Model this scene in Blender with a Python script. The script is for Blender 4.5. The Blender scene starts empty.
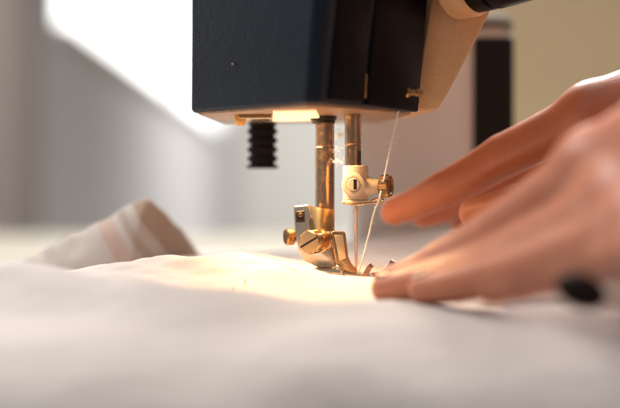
import bpy, bmesh, math, random
import numpy as np
from mathutils import Vector, Matrix, noise

random.seed(7)
C = bpy.context.scene.collection
MM = 0.001
# camera stands at X=-17.7, Y=-562, Z=34.5 (mm); the needle is the origin
CX, CY, CZ = -17.7, -562.0, 34.5
FP = 1463.9
def W(px, py, Y):
    """plan point (mm) for a measured picture position at distance Y from the needle"""
    d = Y - CY
    return Vector((CX + (px-310)/FP*d, Y, CZ - (py-190)/FP*d))

# ------------------------------------------------------------------ objects
def thing(name, label, cat, loc=(0, 0, 0), group=None):
    o = bpy.data.objects.new(name, None); C.objects.link(o)
    o.empty_display_size = 0.01
    o.location = Vector(loc)*MM
    o['label'] = label; o['category'] = cat
    if group: o['group'] = group
    return o
def tag(o, label, cat, group=None):
    o['label'] = label; o['category'] = cat
    if group: o['group'] = group
    return o
def root_loc(p):
    while p.parent: p = p.parent
    return p.location/MM
def obj(name, bm, mat, parent=None, loc=(0, 0, 0), smooth=True, angle=35):
    off = root_loc(parent) if parent else Vector(loc)
    for v in bm.verts: v.co = (v.co-off)*MM
    me = bpy.data.meshes.new(name); bm.to_mesh(me); bm.free()
    me.materials.append(mat)
    if smooth:
        me.polygons.foreach_set('use_smooth', [True]*len(me.polygons))
        me.set_sharp_from_angle(angle=math.radians(angle))
    o = bpy.data.objects.new(name, me); C.objects.link(o)
    if parent: o.parent = parent
    else: o.location = off*MM
    return o

# ------------------------------------------------------------------ mesh helpers (mm)
def bevel(bm, w, seg=3, ang=30, geom=None):
    es = geom or [e for e in bm.edges if len(e.link_faces) == 2 and e.calc_face_angle(0) > math.radians(ang)]
    bmesh.ops.bevel(bm, geom=es, offset=w, segments=seg, profile=0.5, affect='EDGES', clamp_overlap=True)
def box(lo, hi, b=0, seg=3, bm=None):
    m = bmesh.new()
    bmesh.ops.create_cube(m, size=1)
    lo, hi = Vector(lo), Vector(hi)
    for v in m.verts:
        v.co = Vector([(lo[i]+hi[i])/2+v.co[i]*(hi[i]-lo[i]) for i in range(3)])
    if b: bevel(m, b, seg)
    return merge(bm, m)
def merge(bm, m):
    if bm is None: return m
    t = bpy.data.meshes.new('t'); m.to_mesh(t); m.free(); bm.from_mesh(t); bpy.data.meshes.remove(t)
    return bm
def prism(front, back, b=0, seg=3, bm=None):
    m = bmesh.new()
    f = [m.verts.new(p) for p in front]; k = [m.verts.new(p) for p in back]
    n = len(f)
    m.faces.new(f); m.faces.new(k[::-1])
    for i in range(n):
        j = (i+1) % n
        m.faces.new((f[j], f[i], k[i], k[j]))
    bmesh.ops.recalc_face_normals(m, faces=m.faces)
    if b: bevel(m, b, seg)
    return merge(bm, m)
def plate(pts, Y, t, b=0.4, seg=3, bm=None, skew=(0, 0)):
    f = [W(x, y, Y) for x, y in pts]
    k = [p+Vector((skew[0], t, skew[1])) for p in f]
    return prism(f, k, b, seg, bm)
def lathe(a, b, prof, n=32, bm=None):
    """prof = [(t along a->b in mm, radius)]"""
    m = bmesh.new()
    a, b = Vector(a), Vector(b); ax = (b-a).normalized()
    u = ax.orthogonal().normalized(); v = ax.cross(u)
    rings = []
    for t, r in prof:
        if r < 1e-6: rings.append([m.verts.new(a+ax*t)])
        else: rings.append([m.verts.new(a+ax*t+(u*math.cos(2*math.pi*i/n)+v*math.sin(2*math.pi*i/n))*r) for i in range(n)])
    for r0, r1 in zip(rings, rings[1:]):
        for i in range(n):
            j = (i+1) % n
            if len(r0) == 1 and len(r1) > 1: m.faces.new((r0[0], r1[j], r1[i]))
            elif len(r1) == 1 and len(r0) > 1: m.faces.new((r0[i], r0[j], r1[0]))
            elif len(r0) > 1: m.faces.new((r0[i], r0[j], r1[j], r1[i]))
    if len(rings[0]) > 1: m.faces.new(rings[0][::-1])
    if len(rings[-1]) > 1: m.faces.new(rings[-1])
    bmesh.ops.recalc_face_normals(m, faces=m.faces)
    return merge(bm, m)
def rod(a, b, r, ch=0.3, n=32, bm=None):
    L = (Vector(b)-Vector(a)).length
    return lathe(a, b, [(0, r-ch), (ch*.3, r-ch*.3), (ch, r), (L-ch, r), (L-ch*.3, r-ch*.3), (L, r-ch)], n, bm)
def tube(path, r, n=8, bm=None):
    m = bmesh.new()
    P = [Vector(p) for p in path]
    rr = r if isinstance(r, (list, tuple)) else [r]*len(P)
    prev = None; rings = []
    for i, p in enumerate(P):
        t = (P[min(i+1, len(P)-1)]-P[max(i-1, 0)]).normalized()
        u = t.orthogonal().normalized() if prev is None else (prev-t*prev.dot(t)).normalized()
        prev = u; v = t.cross(u)
        rings.append([m.verts.new(p+(u*math.cos(2*math.pi*k/n)+v*math.sin(2*math.pi*k/n))*rr[i]) for k in range(n)])
    for a, b in zip(rings, rings[1:]):
        for k in range(n):
            j = (k+1) % n; m.faces.new((a[k], a[j], b[j], b[k]))
    m.faces.new(rings[0][::-1]); m.faces.new(rings[-1])
    return merge(bm, m)
def spline(P, n=8):
    P = [Vector(p) for p in P]; out = []
    for i in range(len(P)-1):
        p0, p1, p2, p3 = P[max(i-1, 0)], P[i], P[i+1], P[min(i+2, len(P)-1)]
        for k in range(n):
            t = k/n
            out.append(0.5*((2*p1)+(p2-p0)*t+(2*p0-5*p1+4*p2-p3)*t*t+(3*p1-p0-3*p2+p3)*t**3))
    out.append(P[-1]); return out
def grid(fn, nu, nv, bm=None):
    m = bmesh.new()
    V = [[m.verts.new(fn(i/nu, j/nv)) for j in range(nv+1)] for i in range(nu+1)]
    for i in range(nu):
        for j in range(nv):
            m.faces.new((V[i][j], V[i+1][j], V[i+1][j+1], V[i][j+1]))
    return merge(bm, m)

# ------------------------------------------------------------------ materials
def mat(name, col, rough=0.5, metal=0, bumps=(), var=0, var_scale=40, col2=None, rvar=0, sss=0, sheen=0, spec=0.5, coat=0, aniso=0):
    """bumps = [(scale per mm, strength, distance mm)] ; var mixes col with col2 through noise"""
    m = bpy.data.materials.new(name); m.use_nodes = True
    N, L = m.node_tree.nodes, m.node_tree.links
    b = N['Principled BSDF']
    b.inputs['Base Color'].default_value = (*col, 1)
    b.inputs['Roughness'].default_value = rough; b.inputs['Metallic'].default_value = metal
    b.inputs['Specular IOR Level'].default_value = spec
    if coat: b.inputs['Coat Weight'].default_value = coat; b.inputs['Coat Roughness'].default_value = .15
    if sheen: b.inputs['Sheen Weight'].default_value = sheen; b.inputs['Sheen Roughness'].default_value = .6
    if sss:
        b.inputs['Subsurface Weight'].default_value = sss
        b.inputs['Subsurface Radius'].default_value = (1.0, .32, .16)
        b.inputs['Subsurface Scale'].default_value = 0.004
    tc = N.new('ShaderNodeTexCoord'); mp = N.new('ShaderNodeMapping')
    mp.inputs['Scale'].default_value = (1000, 1000, 1000)
    L.new(tc.outputs['Object'], mp.inputs['Vector'])
    m['vec'] = 1
    if var or rvar:
        n = N.new('ShaderNodeTexNoise'); n.inputs['Scale'].default_value = var_scale; n.inputs['Detail'].default_value = 6
        n.inputs['Roughness'].default_value = .65
        L.new(mp.outputs[0], n.inputs['Vector'])
        if var:
            r = N.new('ShaderNodeValToRGB'); r.color_ramp.elements[0].position = .5-var/2; r.color_ramp.elements[1].position = .5+var/2
            r.color_ramp.elements[0].color = (*col, 1); r.color_ramp.elements[1].color = (*(col2 or [c*.8 for c in col]), 1)
            L.new(n.outputs['Fac'], r.inputs['Fac']); L.new(r.outputs['Color'], b.inputs['Base Color'])
        if rvar:
            q = N.new('ShaderNodeMapRange'); q.inputs['From Min'].default_value = .3; q.inputs['From Max'].default_value = .7
            q.inputs['To Min'].default_value = max(.02, rough-rvar); q.inputs['To Max'].default_value = min(1, rough+rvar)
            L.new(n.outputs['Fac'], q.inputs['Value']); L.new(q.outputs['Result'], b.inputs['Roughness'])
    last = None
    for kind, sc, st, dist in bumps:
        if kind == 'voronoi':
            n = N.new('ShaderNodeTexVoronoi'); out = 'Distance'
        else:
            n = N.new('ShaderNodeTexNoise'); n.inputs['Detail'].default_value = 4; out = 'Fac'
        n.inputs['Scale'].default_value = sc
        if kind == 'brushed':
            mq = N.new('ShaderNodeMapping'); mq.inputs['Scale'].default_value = (1, 1, .04)
            L.new(mp.outputs[0], mq.inputs['Vector']); L.new(mq.outputs[0], n.inputs['Vector'])
        elif kind == 'rings':
            mq = N.new('ShaderNodeMapping'); mq.inputs['Scale'].default_value = (.03, .03, 1)
            L.new(mp.outputs[0], mq.inputs['Vector']); L.new(mq.outputs[0], n.inputs['Vector'])
        else: L.new(mp.outputs[0], n.inputs['Vector'])
        bp = N.new('ShaderNodeBump'); bp.inputs['Strength'].default_value = st; bp.inputs['Distance'].default_value = dist*MM
        L.new(n.outputs[out], bp.inputs['Height'])
        if last: L.new(last.outputs[0], bp.inputs['Normal'])
        last = bp
    if last: L.new(last.outputs[0], b.inputs['Normal'])
    return m
def emis(name, col, strength):
    m = bpy.data.materials.new(name); m.use_nodes = True
    N, L = m.node_tree.nodes, m.node_tree.links
    b = N['Principled BSDF']
    b.inputs['Base Color'].default_value = (.8, .8, .8, 1)
    b.inputs['Emission Color'].default_value = (*col, 1); b.inputs['Emission Strength'].default_value = strength
    return m
def cloth_mat(name, col, stripes=None):
    m = mat(name, col, .9, sheen=.3, spec=.2)
    N, L = m.node_tree.nodes, m.node_tree.links; b = N['Principled BSDF']
    mp = [n for n in N if n.type == 'MAPPING'][0]
    hs = []
    for d in ('X', 'Y'):                                   # warp and weft
        w = N.new('ShaderNodeTexWave'); w.bands_direction = d; w.inputs['Scale'].default_value = .75
        w.inputs['Distortion'].default_value = .8; w.inputs['Detail'].default_value = 2; w.inputs['Detail Scale'].default_value = .7
        L.new(mp.outputs[0], w.inputs['Vector']); hs.append(w)
    a = N.new('ShaderNodeMath'); a.operation = 'MAXIMUM'
    L.new(hs[0].outputs['Fac'], a.inputs[0]); L.new(hs[1].outputs['Fac'], a.inputs[1])
    bp = N.new('ShaderNodeBump'); bp.inputs['Strength'].default_value = .7; bp.inputs['Distance'].default_value = .12*MM
    L.new(a.outputs[0], bp.inputs['Height'])
    nz = N.new('ShaderNodeTexNoise'); nz.inputs['Scale'].default_value = .09; nz.inputs['Detail'].default_value = 5
    L.new(mp.outputs[0], nz.inputs['Vector'])
    b2 = N.new('ShaderNodeBump'); b2.inputs['Strength'].default_value = .5; b2.inputs['Distance'].default_value = 1.6*MM
    L.new(nz.outputs['Fac'], b2.inputs['Height']); L.new(bp.outputs[0], b2.inputs['Normal']); L.new(b2.outputs[0], b.inputs['Normal'])
    tr = N.new('ShaderNodeBsdfTranslucent'); tr.inputs['Color'].default_value = (*col, 1)
    mx = N.new('ShaderNodeMixShader'); mx.inputs[0].default_value = .22
    out = [n for n in N if n.type == 'OUTPUT_MATERIAL'][0]
    L.new(b.outputs[0], mx.inputs[1]); L.new(tr.outputs[0], mx.inputs[2]); L.new(mx.outputs[0], out.inputs[0])
    if stripes:                                            # printed bands: [(from, to, colour)] along local X in mm
        sp = N.new('ShaderNodeSeparateXYZ'); L.new(mp.outputs[0], sp.inputs[0])
        sk = N.new('ShaderNodeMath'); sk.operation = 'MULTIPLY_ADD'; sk.inputs[1].default_value = .66
        L.new(sp.outputs['Z'], sk.inputs[0]); L.new(sp.outputs['X'], sk.inputs[2])
        r = N.new('ShaderNodeValToRGB'); r.color_ramp.interpolation = 'CONSTANT'
        q = N.new('ShaderNodeMapRange'); q.inputs['From Min'].default_value = -80; q.inputs['From Max'].default_value = 80
        L.new(sk.outputs[0], q.inputs['Value']); L.new(q.outputs[0], r.inputs['Fac'])
        E = r.color_ramp.elements; E[0].position = 0; E[0].color = (*col, 1)
        E[1].position = 1; E[1].color = (*col, 1)
        for a0, a1, c in stripes:
            e = E.new((a0+80)/160); e.color = (*c, 1)
            e = E.new((a1+80)/160); e.color = (*col, 1)
        L.new(r.outputs[0], b.inputs['Base Color']); L.new(r.outputs[0], tr.inputs['Color'])
    return m

BLACK = mat('black_textured_plastic', (.003, .008, .017), .42, bumps=[('voronoi', 1.5, .5, .16), ('noise', .35, .25, .5)], var=.4, var_scale=.6, col2=(.005, .012, .023), rvar=.08, spec=.26)
GLOSSBLACK = mat('black_satin_plastic', (.003, .003, .0035), .35, bumps=[('noise', 3, .1, .04)], rvar=.05, var_scale=.1, spec=.08)
BEIGE = mat('cream_cast_metal_paint', (.76, .49, .25), .42, bumps=[('noise', 1.3, .9, .5)], var=.5, var_scale=.25, col2=(.68, .42, .20))
PILLAR = mat('grey_enamel', (.60, .585, .56), .5, bumps=[('noise', 1.0, .2, .2)])
PALE = mat('pale_grey_enamel', (.72, .70, .68), .5, bumps=[('noise', 1.0, .2, .2)])
STEEL = mat('worn_nickel', (.84, .75, .62), .22, 1, bumps=[('brushed', 2.2, .25, .05)], var=.7, var_scale=.25, col2=(.70, .58, .44), rvar=.08)
BARSTEEL = mat('oiled_steel_bar', (.54, .38, .25), .24, 1, bumps=[('brushed', 2.5, .35, .06)], var=.6, var_scale=.35, col2=(.30, .17, .09), rvar=.1)
TOE = mat('warm_worn_steel', (.62, .40, .28), .3, 1, bumps=[('noise', 2, .2, .08)], var=.6, var_scale=.5, col2=(.30, .17, .11))
BRASS = mat('brass', (.58, .38, .19), .25, 1, bumps=[('noise', 1.6, .2, .08)], var=.7, var_scale=.18, col2=(.50, .30, .13), rvar=.07)
DULLBRASS = mat('darkened_brass', (.42, .24, .10), .34, 1, bumps=[('noise', 2.5, .35, .1)], var=.6, var_scale=.9, col2=(.14, .08, .04), rvar=.15)
LITNICKEL = mat('overlit_nickel', (.72, .58, .40), .42, 0, bumps=[('noise', 2.5, .25, .06)], var=.5, var_scale=.6, col2=(.64, .48, .30), rvar=.1)  # cream colour stands in for nickel blown out by light
DARK = mat('dark_oiled_steel', (.035, .027, .022), .4, .6, rvar=.1, var_scale=.8, bumps=[('noise', 2, .3, .1)])
RUBBER = mat('black_rubber', (.009, .008, .007), .6, spec=.15, bumps=[('noise', 2, .3, .1)])
AMBER = mat('amber_lens', (.85, .42, .10), .15, coat=.5, sss=.5)
UNDER = mat('worn_tan_underside', (.42, .26, .13), .4, .35, bumps=[('noise', .8, .4, .3)], var=.5, var_scale=.2, col2=(.22, .12, .06))
LAMP = emis('glowing_lamp_diffuser', (1.0, .55, .20), 1.15)
THREADW = mat('white_cotton_thread', (.86, .82, .76), .8, sheen=.5)
THREADB = mat('tan_thread', (.45, .27, .12), .8)
CLOTH = cloth_mat('white_cotton_cloth', (.73, .65, .60))
PRINT = cloth_mat('striped_cotton_cloth', (.58, .51, .46), [(17.5, 24.5, (.58, .42, .35)), (28.5, 32.5, (.46, .37, .31)), (37, 54, (.42, .29, .20))])
TABLE = mat('cream_laminate', (.30, .28, .23), .8, bumps=[('noise', .05, .2, .3)], var=.4, var_scale=.01, spec=.03, col2=(.27, .25, .21))
GREYWALL = mat('blue_grey_wall_paint', (.64, .64, .66), .85, bumps=[('noise', .08, .3, 1)])
BACKWALL = mat('warm_grey_wall_paint', (.66, .65, .62), .85, bumps=[('noise', .08, .3, 1)])
BROWNPANEL = mat('taupe_curtain_cloth', (.25, .215, .195), .9, bumps=[('noise', .3, .3, .5)])
TAN = mat('tan_wall_paint', (.66, .49, .29), .85, bumps=[('noise', .08, .3, 1)])
WHITEPAINT = mat('white_window_paint', (.8, .8, .8), .5)
SKIN = mat('skin', (.54, .19, .095), .4, sss=.35, var=.6, var_scale=.06, col2=(.45, .135, .06), spec=.7, bumps=[('voronoi', .9, .4, .12), ('noise', .9, .3, .2)], rvar=.06)
BLOB = mat('dark_brown_blob', (.018, .009, .007), .7, spec=.2)
NAIL = mat('nail', (.58, .29, .19), .35, coat=.2)

# ------------------------------------------------------------------ the room round the table
def struct(name, bm, m, **k):
    o = obj(name, bm, m, **k); o['kind'] = 'structure'; return o
LX = CX-500                                    # left wall, 0.5 m beside the camera
def yd(d): return CY+d
Hs = CZ+330                                    # sill height
wy0, wy1, wz1 = yd(2900), yd(8600), CZ+1500
bmw = box((LX-60, yd(700), -760), (LX, yd(10000), Hs-20))
box((LX-60, yd(700), Hs-20), (LX, wy0, 2300), bm=bmw)
box((LX-60, wy1, Hs-20), (LX, yd(10000), 2300), bm=bmw)
box((LX-60, wy0, wz1), (LX, wy1, 2300), bm=bmw)
struct('wall_left', bmw, GREYWALL)
struct('wall_back', box((LX, yd(10000), -760), (1180, yd(10100), 2300)), BACKWALL)
struct('floor', box((LX, -1500, -800), (3200, yd(10100), -760)), mat('grey_floor', (.3, .28, .26), .6, bumps=[('noise', .1, .2, .5)]))
win = thing('window', 'long bright overexposed window behind the black machine head', 'window', (LX, wy0, Hs-20))
obj('sill', box((LX-58, wy0+2, Hs-18), (LX+25, wy1-2, Hs), 3), WHITEPAINT, win)
bmf = None
for yy in (wy0+4, (wy0+wy1)/2-25, wy1-54):
    bmf = box((LX-55, yy, Hs+1), (LX-15, yy+50, wz1-3), 2, bm=bmf)
obj('frame', bmf, WHITEPAINT, win)
obj('pane', box((LX-50, wy0+3, Hs+2), (LX-46, wy1-3, wz1-4)), emis('bright_daylight_pane', (1, .99, .97), 3.2), win)
# taupe curtain hanging at the near end of the window
def curtain(u, v):
    y = yd(1850)+u*620
    return Vector((LX+40+14*math.sin(u*52)+5*math.sin(u*131), y, -700+v*2900))
cur = obj('curtain', grid(curtain, 160, 6), BROWNPANEL, loc=(LX+40, yd(2100), -700), angle=80)
tag(cur, 'taupe curtain hanging at the left end of the bright window', 'curtain')
cur.modifiers.new('thick', 'SOLIDIFY').thickness = .003
# tan partition wall on the right
px0 = W(470, 190, yd(2600)).x
struct('wall_right', box((px0, yd(2600), -760), (px0+2400, yd(2700), 2300), 4), TAN)

tbl = thing('sewing_table', 'cream table top under the machine and the white cloth', 'table', (0, 300, -760))
tb = box((-420, -116, -38), (700, yd(1585), -14), 3)
obj('table_top', tb, TABLE, tbl)
for sx in (-380, 640):
    for sy in (-80, yd(1540)):
        obj('leg', box((sx-20, sy-20, -760), (sx+20, sy+20, -38.5), 3), PALE, tbl)

# ------------------------------------------------------------------ sewing machine
sm = thing('sewing_machine', 'sewing machine with a black head, cream arm and lit lamp above the white cloth', 'sewing machine', (30, 120, -14))
ZB = CZ+30.0
ZT = 175
def R(x, y, z): return Vector((CX+x, y, z))       # x measured from the camera's axis
# black head: five-sided footprint with a soft nose, flaring slightly towards the top
foot = [(-46, 5), (-42.5, 1), (-1.5, -52.5), (3.5, -52.5), (30, -19), (30, 66), (-40, 66)]
def ring(z, dx, s=1.0): return [R(x*s+dx*(1 if i in (2, 3) else .15), y*s, z) for i, (x, y) in enumerate(foot)]
bmh = prism(ring(ZB, 0), ring(ZT, 9, 1.02), 1.6, 4)
obj('head_cover', bmh, BLACK, sm)
# face plate standing proud on the right-hand face
def fp(x0, z0, off): return None
d1 = Vector((36.5, 46.5, 0)).normalized(); n1 = Vector((d1.y, -d1.x, 0))
def facept(s, off, z): return R(3.5, -52.5, z)+d1*s+n1*off
bq = None
ch = [facept(26, 1.4, ZB+.6), facept(59.5, 1.4, ZB-.4), facept(59.5, -16, ZB-.4), facept(26, -16, ZB+.6)]
ct = [p+Vector((9.0 if i in (0,) else 9.0, 3, ZT-ZB-4)) for i, p in enumerate(ch)]
obj('face_plate', prism(ch, ct, .9, 4), GLOSSBLACK, sm)
# small dark cover panel left of the face plate
ch = [facept(4, .9, ZB+1.6), facept(24.6, .9, ZB+1.6), facept(24.6, -8, ZB+1.6), facept(4, -8, ZB+1.6)]
ct = [p+Vector((9.0, 2, ZT-ZB-7)) for p in ch]
obj('front_cover', prism(ch, ct, .7, 4), GLOSSBLACK, sm)
glint = obj('edge_glint', rod(facept(25.2, .9, ZB+3), facept(25.2, .9, ZB+3)+Vector((.5, 0, 9)), .6), DULLBRASS, sm)  # brass rod put in for the orange reflection beside the face plate
# cream arm casing: slanted outline
Yb = 4
out = [(414, 111.2), (437.5, 110), (447, 95), (461.5, 68), (472, 48), (487, 18), (500, -12), (508, -45), (512, -110), (447, -110), (431, 0), (419, 76)]
ob = [W(x, y, Yb) for x, y in out]
obj('arm_casing', prism(ob, [p+Vector((-6, 62, 0)) for p in ob], 1.2, 5), BEIGE, sm)
# upper arm running back to the upright pillar
obj('arm', box(R(-30, 68, 100), R(63, 262, 176), 9, 5), BEIGE, sm)
YP = 170
p0, p1 = W(352, 15, YP), W(513, 15, YP)
pil = obj('pillar', box((p0.x, YP, -13.6), (p1.x, YP+95, p1.z), 6, 5), PILLAR, sm)
q0, q1 = W(473, 37, YP), W(513.6, 37, YP)
obj('added_pillar_dark_top', box((p0.x-.8, YP-.8, q0.z+.6) if False else (p0.x-.8, YP-.8, W(0, 36, YP).z), (p1.x+.8, YP+95.8, p1.z+.8), 6, 5), mat('added_top_grey', (.16, .15, .13), .7, spec=.2), sm)  # added part, kept dark to offset rear lamplight on the pillar top
obj('pillar_panel', box((q0.x, YP-3, -8), (q1.x, YP+20, q0.z), 2.0, 4), RUBBER, sm)
obj('bed', box((-62, -32, -13.6), (p1.x+4, YP+110, -1.2), 4, 5), PALE, sm)
obj('needle_plate', box((-30, -22, -3), (36, 24, -.9), .5), STEEL, sm)
# underside plate, lamp, amber lens
und = [(-43, 4), (-41, 1.2), (-1.5, -50.0), (3.2, -50.0), (28, -18), (39, 4), (30, 77), (-38, 80)]
obj('underside_plate', prism([R(x, y, ZB-.9) for x, y in und], [R(x, y, ZB+1.8) for x, y in und], .4), UNDER, sm)
lampo = obj('lamp_diffuser', prism([R(-13.5, -26, ZB-1.9), R(2.2, -32, ZB-1.9), R(4.5, 34, ZB-1.9), R(-15.5, 40, ZB-1.9)],
                           [R(-13.5, -26, ZB-.5), R(2.2, -32, ZB-.5), R(4.5, 34, ZB-.5), R(-15.5, 40, ZB-.5)], .5), LAMP, sm)
obj('lamp_socket', prism([R(-27.5, 2, ZB-2.6), R(-14.6, -1, ZB-2.6), R(-16.2, 36, ZB-2.6), R(-29, 36, ZB-2.6)],
                         [R(-27.5, 2, ZB-.7), R(-14.6, -1, ZB-.7), R(-16.2, 36, ZB-.7), R(-29, 36, ZB-.7)], .5), BRASS, sm)
lp = W(240, 112, 8)
obj('lamp_lens', lathe(lp+Vector((0, 0, 1.5)), lp-Vector((0, 0, 9)), [(0, 2.6), (4.0, 2.6), (5.2, 2.45), (6.3, 1.9), (6.9, 1.1), (7.1, 0)], 24), AMBER, sm)
# ribbed rubber knob under the rear of the head
rk = W(262.5, 118, 70)
prof = [(-3, 6.3), (2.6, 6.3), (3.0, 5.6), (4.6, 5.4)]
t = 4.6
for k in range(4):
    prof += [(t+.2, 6.1), (t+.7, 6.5), (t+1.9, 6.5), (t+2.3, 6.0), (t+2.5, 5.3), (t+3.9, 5.3)]; t += 3.9
prof += [(t+.1, 6.6), (t+1.2, 6.9), (t+1.6, 6.4)]
obj('ribbed_knob', lathe(rk, rk-Vector((0, 0, 30)), prof, 40), RUBBER, sm)
# side dial
ax = Vector((.80, -.58, .10)).normalized()
dc = W(474, -27, -6)
obj('dial_boss', lathe(dc-ax*9, dc, [(0, 16.4), (7.5, 16.4), (8.6, 16.0), (9.2, 15.3)], 64), BEIGE, sm)
dial = obj('dial', lathe(dc-ax*1, dc+ax*80, [(0, 14.6), (1, 15.1), (7.5, 15.1), (8.2, 14.6), (8.3, 13), (9.0, 13), (9.1, 14.9), (9.9, 15.2), (16, 15.0), (30, 13.9), (33, 13.2), (34, 12), (34.3, 0)], 64), GLOSSBLACK, sm)
obj('ring', lathe(dc+ax*7.2, dc+ax*10, [(0, 13.4), (.2, 14.1), (.9, 14.1), (1.1, 13.4)], 48), BRASS, dial)
# thread guide peg at the corner of the head
g = W(406, 92.5, -30)
pegb = lathe(g, g+Vector((10, 2, 0)), [(0, 1.4), (.3, 1.7), (1.2, 1.7), (1.5, 1.1), (3.6, 1.1), (3.9, 1.4), (6, 1.4)], 20)
obj('guide_peg', pegb, DULLBRASS, sm)
obj('paint_chip', lathe(W(233.5, 64, -18.6)+Vector((-.4, -1.2, 0)), W(233.5, 64, -18.6)+Vector((.5, 3, 0)), [(0, 0), (.05, .34), (3, .34)], 10), BEIGE, sm)

# needle bar, clamp, needle
def Zy(py, Y): return CZ-(py-190)/FP*(Y-CY)
nb = obj('needle_bar', lathe((-1.2, 0, 70), (-1.2, 0, 40), [(0, 3.15), (17.8, 3.15), (18.05, 2.95), (18.3, 2.95), (18.5, 3.1), (30, 3.1)], 40), BARSTEEL, sm)
obj('slot', box((1.0, -2.9, 43.5), (1.8, -1.6, 49.5), .1), DARK, nb)
cl = lathe((-.2, 0, 43.9), (-.2, 0, 30), [(0, 4.3), (.35, 4.85), (.8, 4.9), (12.9, 4.9), (13.3, 4.6), (13.5, 4.3)], 48)
for v in cl.verts: v.co.y *= .92
clo = obj('needle_clamp', cl, LITNICKEL, sm)
n2 = Vector((-.08, -1, 0)).normalized()
bc = W(354, 184.5, -2)
obj('boss', lathe(bc, bc+n2*9, [(0, 4.5), (3.8, 4.5), (4.5, 4.2), (4.7, 3.8), (4.7, 2.9), (4.3, 2.7), (4.3, 0)], 40), LITNICKEL, clo)
scr = obj('clamp_screw', lathe(bc+n2*4, bc+n2*7, [(0, 2.5), (1.4, 2.5), (1.75, 2.2), (1.8, 0)], 32), LITNICKEL, clo)
sc = bc+n2*5.75
obj('screw_slot', box((sc.x+.1, sc.y-.25, sc.z-1.9), (sc.x+1.3, sc.y+1.0, sc.z+1.9), .05), DARK, scr)
kc = Vector((4.2, -.5, Zy(186, 0))); ka = Vector((1, -.38, 0)).normalized()
obj('collar_cone', lathe(kc-ka*1, kc+ka*6, [(0, 4.1), (1.5, 3.7), (3.5, 2.9), (5.6, 2.5), (6, 2.2)], 32), LITNICKEL, clo)
prof = [(0, 2.2), (0, 3.9), (.4, 4.4)]
kn = lathe(kc+ka*5.4, kc+ka*20, [(0, 2.6), (.2, 3.9), (.6, 4.35), (3.6, 4.35), (4.0, 4.0), (4.0, 3.1), (3.6, 2.9), (3.6, 0)], 56)
for v in kn.verts:                                     # knurling
    r = v.co-(kc+ka*5.4); a = r.dot(ka); rad = r-ka*a
    if rad.length > 4.2:
        ang = math.atan2(rad.z, rad.dot(ka.cross(Vector((0, 0, 1)))))
        v.co -= rad.normalized()*(.22 if int(round((ang+math.pi)/(2*math.pi)*56)) % 2 else 0)
obj('thumb_screw', kn, DULLBRASS, clo, angle=20)
wire = spline([W(343, 202.5, -4), W(352, 204.5, -5.5), W(366, 203.5, -5.6), W(374, 202.5, -5.2), W(380, 203.2, -5.0), W(383, 201, -4.6), W(381, 197.5, -4.0), W(377, 198.5, -3.0), W(372, 201, -1)], 8)
obj('thread_guide', tube(wire, .42, 10), BRASS, clo)
obj('lower_flange', lathe((-.2, 0, 30.6), (-.2, 0, 28), [(0, 4.9), (.2, 5.2), (.9, 5.2), (1.1, 4.8)], 48), LITNICKEL, clo)
nd = lathe((0, 0, 30.5), (0, 0, -4), [(0, 1.0), (4.7, 1.0), (6.0, .62), (26.5, .52), (27.6, .45), (30.2, .16), (31.2, .02)], 24)
ndo = obj('needle', nd, mat('needle_steel', (.72, .52, .36), .25, 1), sm)
obj('needle_eye', box((-.18, -.56, 2.4), (.18, -.3, 4.0), .1), DARK, ndo)

# presser bar with collar
YB = 16; pbx = W(324.8, 190, YB).x
pb = obj('presser_bar', lathe((pbx, YB, 67), (pbx, YB, 20), [(0, 3.7), (15.0, 3.7), (15.2, 3.55), (15.45, 3.55), (15.7, 3.8), (45, 3.8)], 40), BARSTEEL, sm)
zc = Zy(114, YB)
obj('collar', lathe((pbx-.6, YB, zc+1), (pbx-.6, YB, zc-9), [(0, 4.9), (.4, 5.3), (2.9, 5.3), (3.4, 5.1), (3.6, 4.7), (4.4, 4.7), (4.8, 4.4)], 40), DARK, pb)

# presser foot holder
YF = 6
holder = obj('foot_holder', plate([(293.5, 206), (308.5, 204.5), (311.5, 213), (313, 228), (319, 244), (334, 247), (338, 262), (336, 269), (318, 267.5), (304, 260.5), (297.5, 249), (294.5, 232)], YF, 5.5, .6, 4), STEEL, sm)
obj('square_socket', plate([(295.5, 211.5), (304.5, 210.5), (305, 222), (296, 222.5)], YF-.8, 2, .3), DARK, holder)
obj('pin', rod(W(300.5, 215, YF-2.2), W(300.8, 215, YF+1), .9), DULLBRASS, holder)
# concave brass bracket wrapped round the bar
def brk(u, v):
    px = 309.5+u*25; top = 206+u*4; bot = 238+u*10
    return W(px, top+(bot-top)*v, YF+1.0-3.8*math.sin(math.pi*min(1, u*1.05))*(.35+.65*v)-2.2*v)
bb = grid(brk, 14, 14)
for f in list(bb.faces): pass
ext = bmesh.ops.extrude_face_region(bb, geom=bb.faces[:])
for v in [e for e in ext['geom'] if isinstance(e, bmesh.types.BMVert)]: v.co.y += 3.2
bmesh.ops.recalc_face_normals(bb, faces=bb.faces)
obj('bar_bracket', bb, BRASS, holder)
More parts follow.
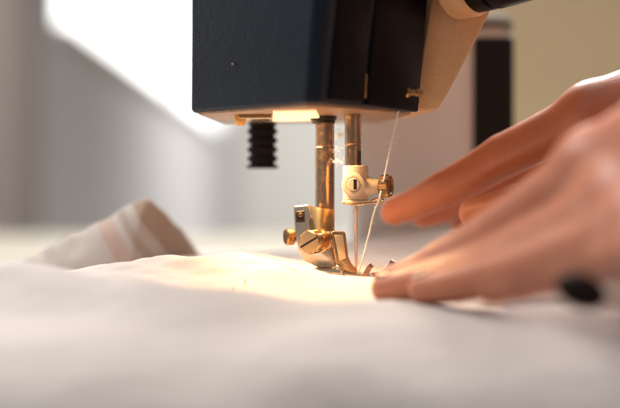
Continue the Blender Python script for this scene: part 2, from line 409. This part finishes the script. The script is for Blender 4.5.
# large slotted screw facing the camera, tilted to the left
sa = Vector((-.50, -.86, -.05)).normalized()
s0 = W(326.5, 239.5, YF+1)
big = lathe(s0, s0+sa*30, [(0, 4.3), (2.2, 4.3), (2.4, 3.4), (3.4, 3.4), (3.6, 4.6), (5.6, 4.6), (5.8, 3.6), (7.8, 3.6), (8.2, 4.2), (8.6, 4.6), (12.6, 4.6), (13.2, 4.45), (13.6, 4.1), (13.7, 0)], 48)
bs = obj('holder_screw', big, BRASS, holder)
sc = s0+sa*13.6
u = sa.cross(Vector((0, 0, 1))).normalized(); vv = sa.cross(u)
du = (u*-.88+vv*-.47).normalized() if False else (Matrix.Rotation(math.radians(28), 3, sa) @ u)
dv = sa.cross(du)
sl = bmesh.new()
vs = [sl.verts.new(sc+du*a*4.2+dv*b*.42+sa*c) for c in (-.6, .13) for a, b in ((-1, -1), (1, -1), (1, 1), (-1, 1))]
for f in ((0, 1, 2, 3), (4, 5, 6, 7), (0, 1, 5, 4), (1, 2, 6, 5), (2, 3, 7, 6), (3, 0, 4, 7)): sl.faces.new([vs[i] for i in f])
bmesh.ops.recalc_face_normals(sl, faces=sl.faces)
obj('slot', sl, DARK, bs)
k0 = W(297, 236.5, YF+3); ka2 = Vector((-1, -.35, -.03)).normalized()
obj('lever_knob', lathe(k0, k0+ka2*9, [(0, 2.0), (1.2, 2.0), (1.5, 3.0), (1.9, 3.3), (4.2, 3.3), (4.8, 2.8), (5, 0)], 32), DULLBRASS, holder)
# bent shank and sole with two upturned toes
foo = obj('presser_foot', plate([(331.5, 232.5), (333, 231), (344, 231.5), (345.5, 233), (348.3, 257), (351, 263), (357.5, 271), (355, 278.5), (346, 277), (338.5, 270), (335.5, 262)], -1.5, 2.4, .45, 4), BRASS, sm)
ins = plate([(334.2, 235), (343.2, 235), (346, 258), (339.5, 261)], -2.0, .45, .2, 2)
obj('shank_face', ins, mat('brushed_gold_lit_face', (.86, .62, .34), .38, 1, bumps=[('brushed', 2, .3, .05)]), foo)  # golden light on the shank's front put into its colour
def sole_bm():
    m = None
    pts = [W(309, 268, 4), W(322, 265.5, 6), W(356, 268, 10), W(362, 276, 10)]
    prof_ = [(-17.8, 3.2), (-15, 3.9), (-8, 3.6), (-2.5, 2.2), (6.2, 1.6)]
    for (ya, yb) in ((-4.6, 8.5),):
        top = [Vector((x, ya, z+.5)) for x, z in prof_]; bot = [Vector((x, ya, z-.9)) for x, z in prof_[::-1]]
        fr = top+bot
        m = prism(fr, [p+Vector((0, yb-ya, 0)) for p in fr], .3, 2, m)
    return m
obj('sole', sole_bm(), STEEL, foo)
def toe(y0, x0, lift, L):
    path = [(x0, 1.2), (x0+L*.35, 1.6), (x0+L*.62, 3.0), (x0+L*.85, 5.2), (x0+L, lift)]
    path = spline([Vector((x, 0, z)) for x, z in path], 5)
    m = bmesh.new(); rows = []
    for i, p in enumerate(path):
        t = (path[min(i+1, len(path)-1)]-path[max(i-1, 0)]).normalized(); nrm = Vector((-t.z, 0, t.x))
        w = 2.1*(1 if i < len(path)-5 else math.sqrt(max(.06, 1-((i-len(path)+5)/4.2)**2)))
        rows.append([m.verts.new(Vector((p.x, y0+s*w, p.z))+nrm*h) for s, h in ((-1, .95), (1, .95), (1, -.95), (-1, -.95))])
    for a, b in zip(rows, rows[1:]):
        for k in range(4):
            j = (k+1) % 4; m.faces.new((a[k], a[j], b[j], b[k]))
    m.faces.new(rows[0][::-1]); m.faces.new(rows[-1])
    bmesh.ops.recalc_face_normals(m, faces=m.faces)
    return m
obj('toe', toe(-2.6, 0.4, 6.0, 5.6), TOE, foo)
obj('toe', toe(9.5, 6.3, 7.2, 8.6), TOE, foo)
obj('hinge_rivet', rod(W(330, 272, -3.2), W(330, 272, 3), 1.0), DULLBRASS, foo)
curl = spline([W(333, 268, -3), W(337, 266.5, -4), W(341, 269, -4.5), W(342, 274, -4.5), W(348, 277.5, -4), W(356, 278.5, -3)], 8)
obj('spring', tube(curl, .55, 10), STEEL, foo)

# ------------------------------------------------------------------ cloth
def gauss(x, s): return math.exp(-(x/s)**2)
def sstep(a, b, x):
    t = min(1, max(0, (x-a)/(b-a))); return t*t*(3-2*t)
def interp(x, P):
    if x <= P[0][0]: return P[0][1]
    for (a, fa), (b, fb) in zip(P, P[1:]):
        if x <= b:
            t = (x-a)/(b-a); t = t*t*(3-2*t); return fa+(fb-fa)*t
    return P[-1][1]
def cloth_z(x, y):                                 # x from camera axis, y from needle
    z = -7.0*sstep(-25, -62, y)
    z += 8.6*gauss(x+34, 34)*gauss(y+2-.12*(x+34), 15)           # crest left of the foot
    z += 9.0*gauss(x+26, 36)*gauss(y-48+.15*(x+26), 17)            # second fold behind it
    z += (1.0*math.sin((y+.45*x)*.42+.8*math.sin(x*.09))+.5*math.sin((y-.2*x)*.9+1))*gauss(x+40, 36)*gauss(y-8, 40)
    z += 5.0*gauss(x+78, 40)*gauss(y+5, 28)
    zr = interp(x, [(-170, 19), (-100, 16.5), (-62, 12.5), (-40, 9), (0, 5.0), (30, 2), (60, 0)])
    z += zr*gauss(y+86+.12*x, 30)                                   # long ridge in front
    z += 4.6*gauss(x+6, 14)*gauss(y+15, 9)+1.2*gauss(x-18, 20)*gauss(y+11, 8)
    z += 3.6*gauss(x-62, 34)*gauss(y+108, 17)
    z += 3*gauss(x+30-.5*y, 40)*gauss(y+190, 45)
    z += 5.5*gauss(x-105, 60)*gauss(y+175, 38)
    z += (15*sstep(35, 160, y))*sstep(-12, 55, x)
    z += 3*sstep(40, 90, y)*(1-sstep(-12, 55, x))*sstep(-95, -50, x)
    z += -2.5*gauss(x+8, 14)*gauss(y-42, 20)
    z += -12.5*sstep(30, 75, y)*(1-sstep(-95, -55, x))
    q = Vector((x*.013, y*.017, 3.1))
    flat = 1-gauss(x-14, 26)*gauss(y-3, 22)
    nr = 1-.35*sstep(-70, -120, y)
    z += flat*nr*(3.2*noise.noise(q)+1.5*noise.noise(q*2.7)+.55*noise.noise(q*7)+.25*noise.noise(q*16))
    # soft drawn folds pulling towards the needle
    a = math.atan2(y+10, x-30); r = math.hypot(y+10, x-30)
    z += flat*1.0*math.sin(a*11+1.3)*sstep(25, 80, r)*(1-sstep(150, 260, r))
    return max(z, -12.6)
def cl_fn(u, v):
    x = -300+u*640; s = -330+v*545            # s runs along the cloth; below -120 it bends over the table edge
    y = s; drop = 0
    if s < -120:
        q = -120-s; Rb = 62; a = min(q/Rb, math.radians(84))
        y = -120-Rb*math.sin(a)-max(0, q-Rb*a)*math.cos(a)
        drop = Rb*(1-math.cos(a))+max(0, q-Rb*a)*math.sin(a)
        y += (3.5*math.sin(x*.045+1)+2*math.sin(x*.11))*sstep(0, 80, q)
    return Vector((CX+x+3*math.sin(s*.05), y+4*math.sin(x*.03), cloth_z(x, s)-drop))
cm = grid(cl_fn, 320, 305)
co = obj('white_cloth', cm, CLOTH, loc=(0, -60, -13), angle=180)
tag(co, 'rumpled white cotton cloth being stitched under the needle', 'cloth')
co.modifiers.new('thick', 'SOLIDIFY').thickness = .0005

# folded printed cloth standing up behind on the left
def flap(u, v):
    s = u
    px = 10+s*200
    top = float(np.interp(px, [10, 30, 68, 102, 135, 147, 154, 165, 176, 193, 205, 216], [268, 257, 234, 218, 202, 195.5, 199, 211, 223, 245, 259, 270]))
    Y = 92-max(0, 150-px)*.22+max(0, px-150)*.75
    rp = W(px, top, Y)
    ang = v*2-1
    h = rp.z+13
    w = 24+h*.30
    y = rp.y+ang*w
    z = -13+h*((1-abs(ang))*1.0+.10*math.sin(math.pi*abs(ang)))*(1 if abs(ang) > .06 else .985)
    z += 1.2*math.sin(rp.x*.16+2*ang)*math.sin(math.pi*abs(ang))*min(1, h/20)
    z += (2.2*noise.noise(Vector((rp.x*.05, y*.07, 9)))+1.2*noise.noise(Vector((rp.x*.13+y*.05, y*.1, 4))))*min(1, h/14)
    return Vector((rp.x+ (6*ang), y, max(-13.2, z)))
fb = grid(flap, 90, 60)
fo = obj('striped_cloth', fb, PRINT, loc=(W(120, 200, 92).x-4, 92, -13.4), angle=180)
tag(fo, 'pale cloth with brown and pink printed bands folded into a peak', 'cloth')
fo.modifiers.new('thick', 'SOLIDIFY').thickness = .0006

# ------------------------------------------------------------------ thread, lint, loose ends
def twisted(path, r, tr, turns_per_mm, n=6):
    m = None
    for ph in (0, math.pi):
        pts = []; L = 0
        for i, p in enumerate(path):
            if i: L += (path[i]-path[i-1]).length
            a = L*turns_per_mm*2*math.pi+ph
            t = (path[min(i+1, len(path)-1)]-path[max(i-1, 0)]).normalized()
            u = t.cross(Vector((0, 1, 0))).normalized(); v = t.cross(u)
            pts.append(p+(u*math.cos(a)+v*math.sin(a))*r)
        m = tube(pts, tr, n, m)
    return m
def dense(P, step=.25):
    out = []
    for a, b in zip(P, P[1:]):
        k = max(1, int((b-a).length/step))
        out += [a.lerp(b, i/k) for i in range(k)]
    out.append(P[-1]); return out
def fibre(p, L, r=.045, d=None, m=None):
    d = (d or Vector((random.uniform(-1, 1), random.uniform(-.6, .6), random.uniform(-.7, .7)))).normalized()
    c = Vector((random.uniform(-1, 1), random.uniform(-1, 1), random.uniform(-1, 1)))*.5
    pts = [p+d*L*t+c*L*t*t*(.9)+Vector((math.sin(t*6)*.06*L, 0, math.cos(t*5)*.05*L)) for t in [i/7 for i in range(8)]]
    return tube(pts, [r]*6+[r*.7, r*.4], 5, m)
tp = spline([W(399, 108, -9), W(396.5, 121, -8.5), W(392, 140, -8), W(385.5, 172, -7), W(379.5, 198, -6), W(374, 213, -5), W(368.5, 236, -4), W(363, 258, -3), W(358.5, 272, -1.5), W(356.2, 276, -.6)], 10)
tpd = dense(tp)
tm = twisted(tpd, .18, .24, .6)
for k in range(150):
    i = random.randrange(len(tpd)); tm = fibre(tpd[i], random.uniform(.5, 1.7), .05, m=tm)
for (i, L) in ((.16, 4.5), (.2, 5), (.24, 4), (.55, 3.4), (.19, 5.5), (.42, 3)):
    tm = fibre(tpd[int(i*len(tpd))], L, .065, Vector((random.choice((-1, 1)), 0, random.uniform(-.1, .4))), tm)
to = obj('white_thread', tm, THREADW, loc=tp[-1], angle=180)
tag(to, 'fuzzy white thread running from the machine head down to the needle', 'thread')
for (px, py, n, lab) in ((339, 134, 46, 'largest tuft of white lint, just below the collar of the presser bar'),
                         (336, 148, 14, 'smallest tuft of white lint, halfway down the presser bar'),
                         (338.5, 161.5, 30, 'loose tuft of white lint beside the top of the needle clamp')):
    m = None; c = W(px, py, 12)
    for k in range(n):
        m = fibre(c+Vector((random.gauss(0, 1.1), random.gauss(0, 1), random.gauss(0, .9))), random.uniform(1.2, 2.6), .05, m=m)
    m = fibre(c, (c.x-(pbx+3.5))*1.2, .05, Vector((-1, .6, 0)), m)
    tag(obj('lint', m, THREADW, loc=c, angle=180), lab, 'lint', 'tufts of lint on the presser bar')
def on_cloth(px, py):
    """follow the sight line down to the cloth"""
    lo = None
    for Y in np.arange(-330, 120, .5):
        p = W(px, py, Y)
        if p.z <= cloth_z(p.x-CX, Y)+.25: return Vector((p.x, Y, cloth_z(p.x-CX, Y)+.35))
    return W(px, py, 0)
def strand(name, pts, mt, lab, r=.22):
    P = spline([on_cloth(*p) for p in pts], 5)
    P = [Vector((p.x, p.y, cloth_z(p.x-CX, p.y)+.45+.25*math.sin(i*.9))) for i, p in enumerate(P)]
    tag(obj(name, tube(P, r, 6), mt, loc=P[0], angle=180), lab, 'thread')
strand('loose_thread', [(272, 261.5), (280, 264), (288, 267), (297, 271)], THREADW, 'pale loose thread end lying on the cloth left of the presser foot')
strand('stitch_line', [(243, 270), (244.5, 278), (244, 289), (234, 288), (224, 292)], THREADB, 'short tan stitch line on the cloth left of the lamp glow', .3)

# ------------------------------------------------------------------ hands (one person)
H = 1.15
def seg_field(G, a, b, ra, rb, fl=1.0):
    X, Y, Z = G
    a = np.array(a); b = np.array(b); d = b-a; L2 = float(d@d)
    t = np.clip(((X-a[0])*d[0]+(Y-a[1])*d[1]+(Z-a[2])*d[2])/L2, 0, 1)
    return np.sqrt((X-a[0]-t*d[0])**2+(Y-a[1]-t*d[1])**2+(Z-a[2]-t*d[2])**2)-(ra+(rb-ra)*t)
def smin(a, b, k):
    h = np.clip(.5+.5*(b-a)/k, 0, 1)
    return b+(a-b)*h-k*h*(1-h)
def surface_nets(F, org, h):
    s = F < 0
    nx, ny, nz = F.shape
    c = [F[i:nx-1+i, j:ny-1+j, k:nz-1+k] for i in (0, 1) for j in (0, 1) for k in (0, 1)]
    ins = sum((q < 0).astype(np.int8) for q in c)
    act = (ins > 0) & (ins < 8)
    idx = -np.ones(act.shape, np.int64); cells = np.argwhere(act); idx[act] = np.arange(len(cells))
    offs = [(i, j, k) for i in (0, 1) for j in (0, 1) for k in (0, 1)]
    vals = np.stack([q[act] for q in c], 1)
    acc = np.zeros((len(cells), 3)); cnt = np.zeros(len(cells))
    for a in range(8):
        for b in range(a+1, 8):
            if sum(abs(offs[a][i]-offs[b][i]) for i in range(3)) != 1: continue
            va, vb = vals[:, a], vals[:, b]; m = (va < 0) != (vb < 0)
            t = np.where(m, va/np.where(m, va-vb, 1), 0)[:, None]
            p = np.array(offs[a])+t*(np.array(offs[b])-np.array(offs[a]))
            acc += p*m[:, None]; cnt += m
    V = (cells+acc/cnt[:, None])*h+org
    Q = []
    for ax in range(3):
        sl0 = [slice(None)]*3; sl1 = [slice(None)]*3
        sl0[ax] = slice(0, -1); sl1[ax] = slice(1, None)
        A, B = s[tuple(sl0)], s[tuple(sl1)]
        e = np.argwhere(A != B)
        o1, o2 = [(1, 2), (2, 0), (0, 1)][ax]
        e = e[(e[:, o1] > 0) & (e[:, o2] > 0) & (e[:, o1] < F.shape[o1]-1) & (e[:, o2] < F.shape[o2]-1)]
        def g(d1, d2):
            q = e.copy(); q[:, o1] -= d1; q[:, o2] -= d2; return idx[q[:, 0], q[:, 1], q[:, 2]]
        quad = np.stack([g(0, 0), g(1, 0), g(1, 1), g(0, 1)], 1)
        fl = A[e[:, 0], e[:, 1], e[:, 2]]
        quad[~fl] = quad[~fl][:, ::-1]
        Q.append(quad)
    return V, np.concatenate(Q)
def hand_mesh(fingers, palm, extra, h=H):
    pts = [p for f in fingers for p, r in f]+[p for a, b, ra, rb in palm+extra for p in (a, b)]
    lo = np.min([list(p) for p in pts], 0)-32; hi = np.max([list(p) for p in pts], 0)+32
    ax = [np.arange(lo[i], hi[i], h, dtype=np.float32) for i in range(3)]
    G = np.meshgrid(*ax, indexing='ij')
    def local(F, a, b, ra, rb, k):
        r = max(ra, rb)+k+4
        l = [max(0, int((min(a[i], b[i])-r-lo[i])/h)) for i in range(3)]
        u = [int((max(a[i], b[i])+r-lo[i])/h)+1 for i in range(3)]
        s = tuple(slice(l[i], u[i]) for i in range(3))
        g = [q[s] for q in G]
        F[s] = smin(F[s], seg_field(g, a, b, ra, rb), k)
    P = np.full(G[0].shape, 60, np.float32)
    for a, b, ra, rb in palm: local(P, a, b, ra, rb, 6)
    for a, b, ra, rb in extra: local(P, a, b, ra, rb, 6)
    allf = None
    for f in fingers:
        D = np.full(G[0].shape, 60, np.float32)
        for (p, r), (q, s) in zip(f, f[1:]): local(D, p, q, r*.95, s*.95, .8)
        allf = D if allf is None else smin(allf, D, .7)
    F = smin(P, allf, 5)
    return surface_nets(F, lo, h)
def chain(L):
    """[(px,py,Y,radius)] -> points; adds slight knuckle swellings and a fleshy pad"""
    P = [(W(a, b, y), r) for a, b, y, r in L]
    out = [P[0]]
    for (p, r), (q, s) in zip(P, P[1:]):
        m = p.lerp(q, .5); out.append((m-Vector((0, 0, .5)), (r+s)/2*.975)); out.append((q, s))
    return out
def build_hand(F, wrist, elbow, thumb_root, rk=12.0):
    fingers = [chain(f) for f in F]
    wr = W(*wrist[:3]); el = W(*elbow[:3]); palm = []
    n = 4
    side = (fingers[3][0][0]-fingers[0][0][0]).normalized()
    for i in range(n):
        p, r = fingers[i][0]
        q = wr+side*(i-1.5)*9.5
        palm.append((p, q, r*1.02, 14.5))
    for i in range(n-1):
        palm.append((fingers[i][0][0], fingers[i+1][0][0], 9.5, 9.5))
    for off in (-11, 0, 11):
        palm.append((wr+side*off, el+side*off*1.6, 15.5, 24))
    extra = []
    if len(fingers) > 4:
        t = fingers[4][0]
        extra += [(t[0], wr+side*-12, t[1]+1, 15), (t[0], fingers[0][0][0].lerp(wr, .35), t[1], 12)]
    return fingers, palm, extra
# near (left) hand: index, middle, ring, little, thumb
near = [
 [(594, 167, -126, 11.2), (503, 229, -97, 9.2), (443, 262, -75, 7.8), (393, 282, -56, 5.6)],
 [(626, 198, -146, 10.8), (530, 248, -114, 9.2), (460, 274, -88, 7.8), (386, 288.5, -66, 5.6)],
 [(648, 222, -162, 10.4), (562, 254, -132, 8.8), (492, 275, -108, 7.2), (424, 289.5, -88, 5.6)],
 [(668, 244, -176, 9.8), (606, 254, -150, 8.0), (548, 272, -128, 6.6), (492, 288, -110, 5.2)],
 [(650, 225, -75, 11), (590, 245, -60, 9.4), (535, 268, -50, 8.4), (497, 276, -44, 6.8)]]
far = [
 [(592, 112, 18, 11.6), (503, 156, 38, 9.6), (443, 190, 52, 8.4), (394, 212, 62, 6.2)],
 [(612, 118, 42, 11.4), (528, 166, 58, 9.2), (470, 196, 70, 8.2), (424, 214, 78, 6.6)],
 [(630, 130, 64, 11), (560, 182, 76, 8.8), (500, 205, 86, 7.8), (462, 220, 92, 6.4)],
 [(650, 145, 82, 10), (590, 190, 92, 7.8), (545, 208, 98, 7.0), (512, 218, 104, 5.8)],
 [(640, 168, -6, 11.5), (570, 192, 4, 10), (514, 205, 18, 8.8), (475, 213, 28, 7.0)]]
bmp = bmesh.new()
hands = []
for F, wr, el in ((near, (830, 80, -200), (1250, -120, -250)), (far, (780, 60, 10), (1150, -40, -20))):
    fingers, palm, extra = build_hand(F, wr, el, None)
    hands.append(fingers)
    V, Q = hand_mesh(fingers, palm, extra)
    me = bpy.data.meshes.new('t'); me.from_pydata([tuple(v) for v in V], [], [tuple(int(i) for i in q) for q in Q])
    b2 = bmesh.new(); b2.from_mesh(me); bpy.data.meshes.remove(me)
    for _ in range(4): bmesh.ops.smooth_vert(b2, verts=b2.verts, factor=.5, use_axis_x=True, use_axis_y=True, use_axis_z=True)
    bmesh.ops.recalc_face_normals(b2, faces=b2.faces)
    merge(bmp, b2)
ploc = (250, -40, -13)
person = obj('person', bmp, SKIN, loc=ploc, angle=180)
tag(person, 'person reaching in from the right, both hands spreading the white cloth at the needle', 'person')
for fingers in hands:
    for k, f in enumerate(fingers[:4]):
        tip, r = f[-1]; d = (tip-f[-2][0]).normalized()
        up = Vector((0, 0, 1)) if k < 4 else Vector((0, -.6, .8))
        up = (up-d*up.dot(d)).normalized(); sd = d.cross(up)
        c = tip+d*(r*.15)
        def nf(u, v):
            a = (u-.5)*1.5; s = (v-.5)*9.5
            rr = r*1.03-.10*max(0, s-1)**1.6
            wv = 1-.25*abs(2*v-1)**3
            return c+d*s*.95-d*2+(sd*math.sin(a*wv)+up*math.cos(a*wv))*rr
        nb_ = grid(nf, 10, 10)
        no = obj('fingernail', nb_, NAIL, person, angle=180)
        no.modifiers.new('thick', 'SOLIDIFY').thickness = .0004

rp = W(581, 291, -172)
blob = bmesh.new(); bmesh.ops.create_uvsphere(blob, u_segments=24, v_segments=16, radius=1)
for v in blob.verts: v.co = Vector((v.co.x*6.8, v.co.y*3.6, v.co.z*4.8-v.co.x*1.4))+rp
obj('ring', blob, BLOB, person)  # made-up dark oval for an unidentified patch under the hand
# ------------------------------------------------------------------ light
w = bpy.data.worlds.new('World'); bpy.context.scene.world = w; w.use_nodes = True
bg = w.node_tree.nodes['Background']; bg.inputs[0].default_value = (1, .965, .94, 1); bg.inputs[1].default_value = .235
def area(name, loc, target, size, power, col, sy=None):
    l = bpy.data.lights.new(name, 'AREA'); l.energy = power; l.color = col; l.size = size*MM
    if sy: l.shape = 'RECTANGLE'; l.size_y = sy*MM
    o = bpy.data.objects.new(name, l); C.objects.link(o); o.location = Vector(loc)*MM
    o.rotation_euler = (Vector(target)-Vector(loc)).to_track_quat('-Z', 'Y').to_euler()
    return o
area('window_light', (-650, 330, 950), (40, -20, 20), 600, 31, (1, .98, .96))
area('rear_rim_fill', (150, 1150, 1150), (60, 0, 20), 600, 34, (1, .965, .94))  # unseen lamp added behind for the pale rims on the hands
area('rear_right_fill', (760, 900, 1250), (60, 0, 20), 600, 26, (1, .955, .92))  # second unseen rear lamp, added to whiten the cloth behind the foot
area('overhead_fill', (60, -60, 1500), (30, -30, 0), 500, 3, (1, .965, .93))  # unseen lamp added overhead to brighten the near hand and cloth
area('front_left_fill', (-900, -850, 800), (20, -60, 0), 900, 1.7, (.80, .90, 1))  # unseen cool fill lamp added at front left for cloth and head
area('back_room_fill', (350, 5200, 2200), (-100, 6800, 0), 2500, 190, (1, .96, .91))  # unseen lamp added at the far end to lift the walls
sp = bpy.data.lights.new('machine_lamp', 'AREA'); sp.shape = 'RECTANGLE'; sp.size = .014; sp.size_y = .05
sp.energy = .15; sp.color = (1, .62, .30); sp.spread = math.radians(125)
so = bpy.data.objects.new('machine_lamp', sp); C.objects.link(so)
so.location = R(-5, 2, ZB-2.8)*MM
so.rotation_euler = (math.radians(0), math.radians(-9), 0)

# ------------------------------------------------------------------ camera
cam = bpy.data.cameras.new('camera'); cobj = bpy.data.objects.new('camera', cam); C.objects.link(cobj)
cobj.location = Vector((CX, CY, CZ))*MM; cobj.rotation_euler = (math.pi/2, 0, 0)
cam.lens = 85; cam.sensor_width = 36; cam.shift_y = -14/620
cam.clip_start = .005; cam.clip_end = 50
cam.dof.use_dof = True; cam.dof.focus_distance = .560; cam.dof.aperture_fstop = 85/19
cam.dof.aperture_blades = 9
sc_ = bpy.context.scene; sc_.camera = cobj
sc_.view_settings.view_transform = 'Standard'; sc_.view_settings.look = 'None'
sc_.cycles.use_denoising = True
sc_.cycles.max_bounces = 8
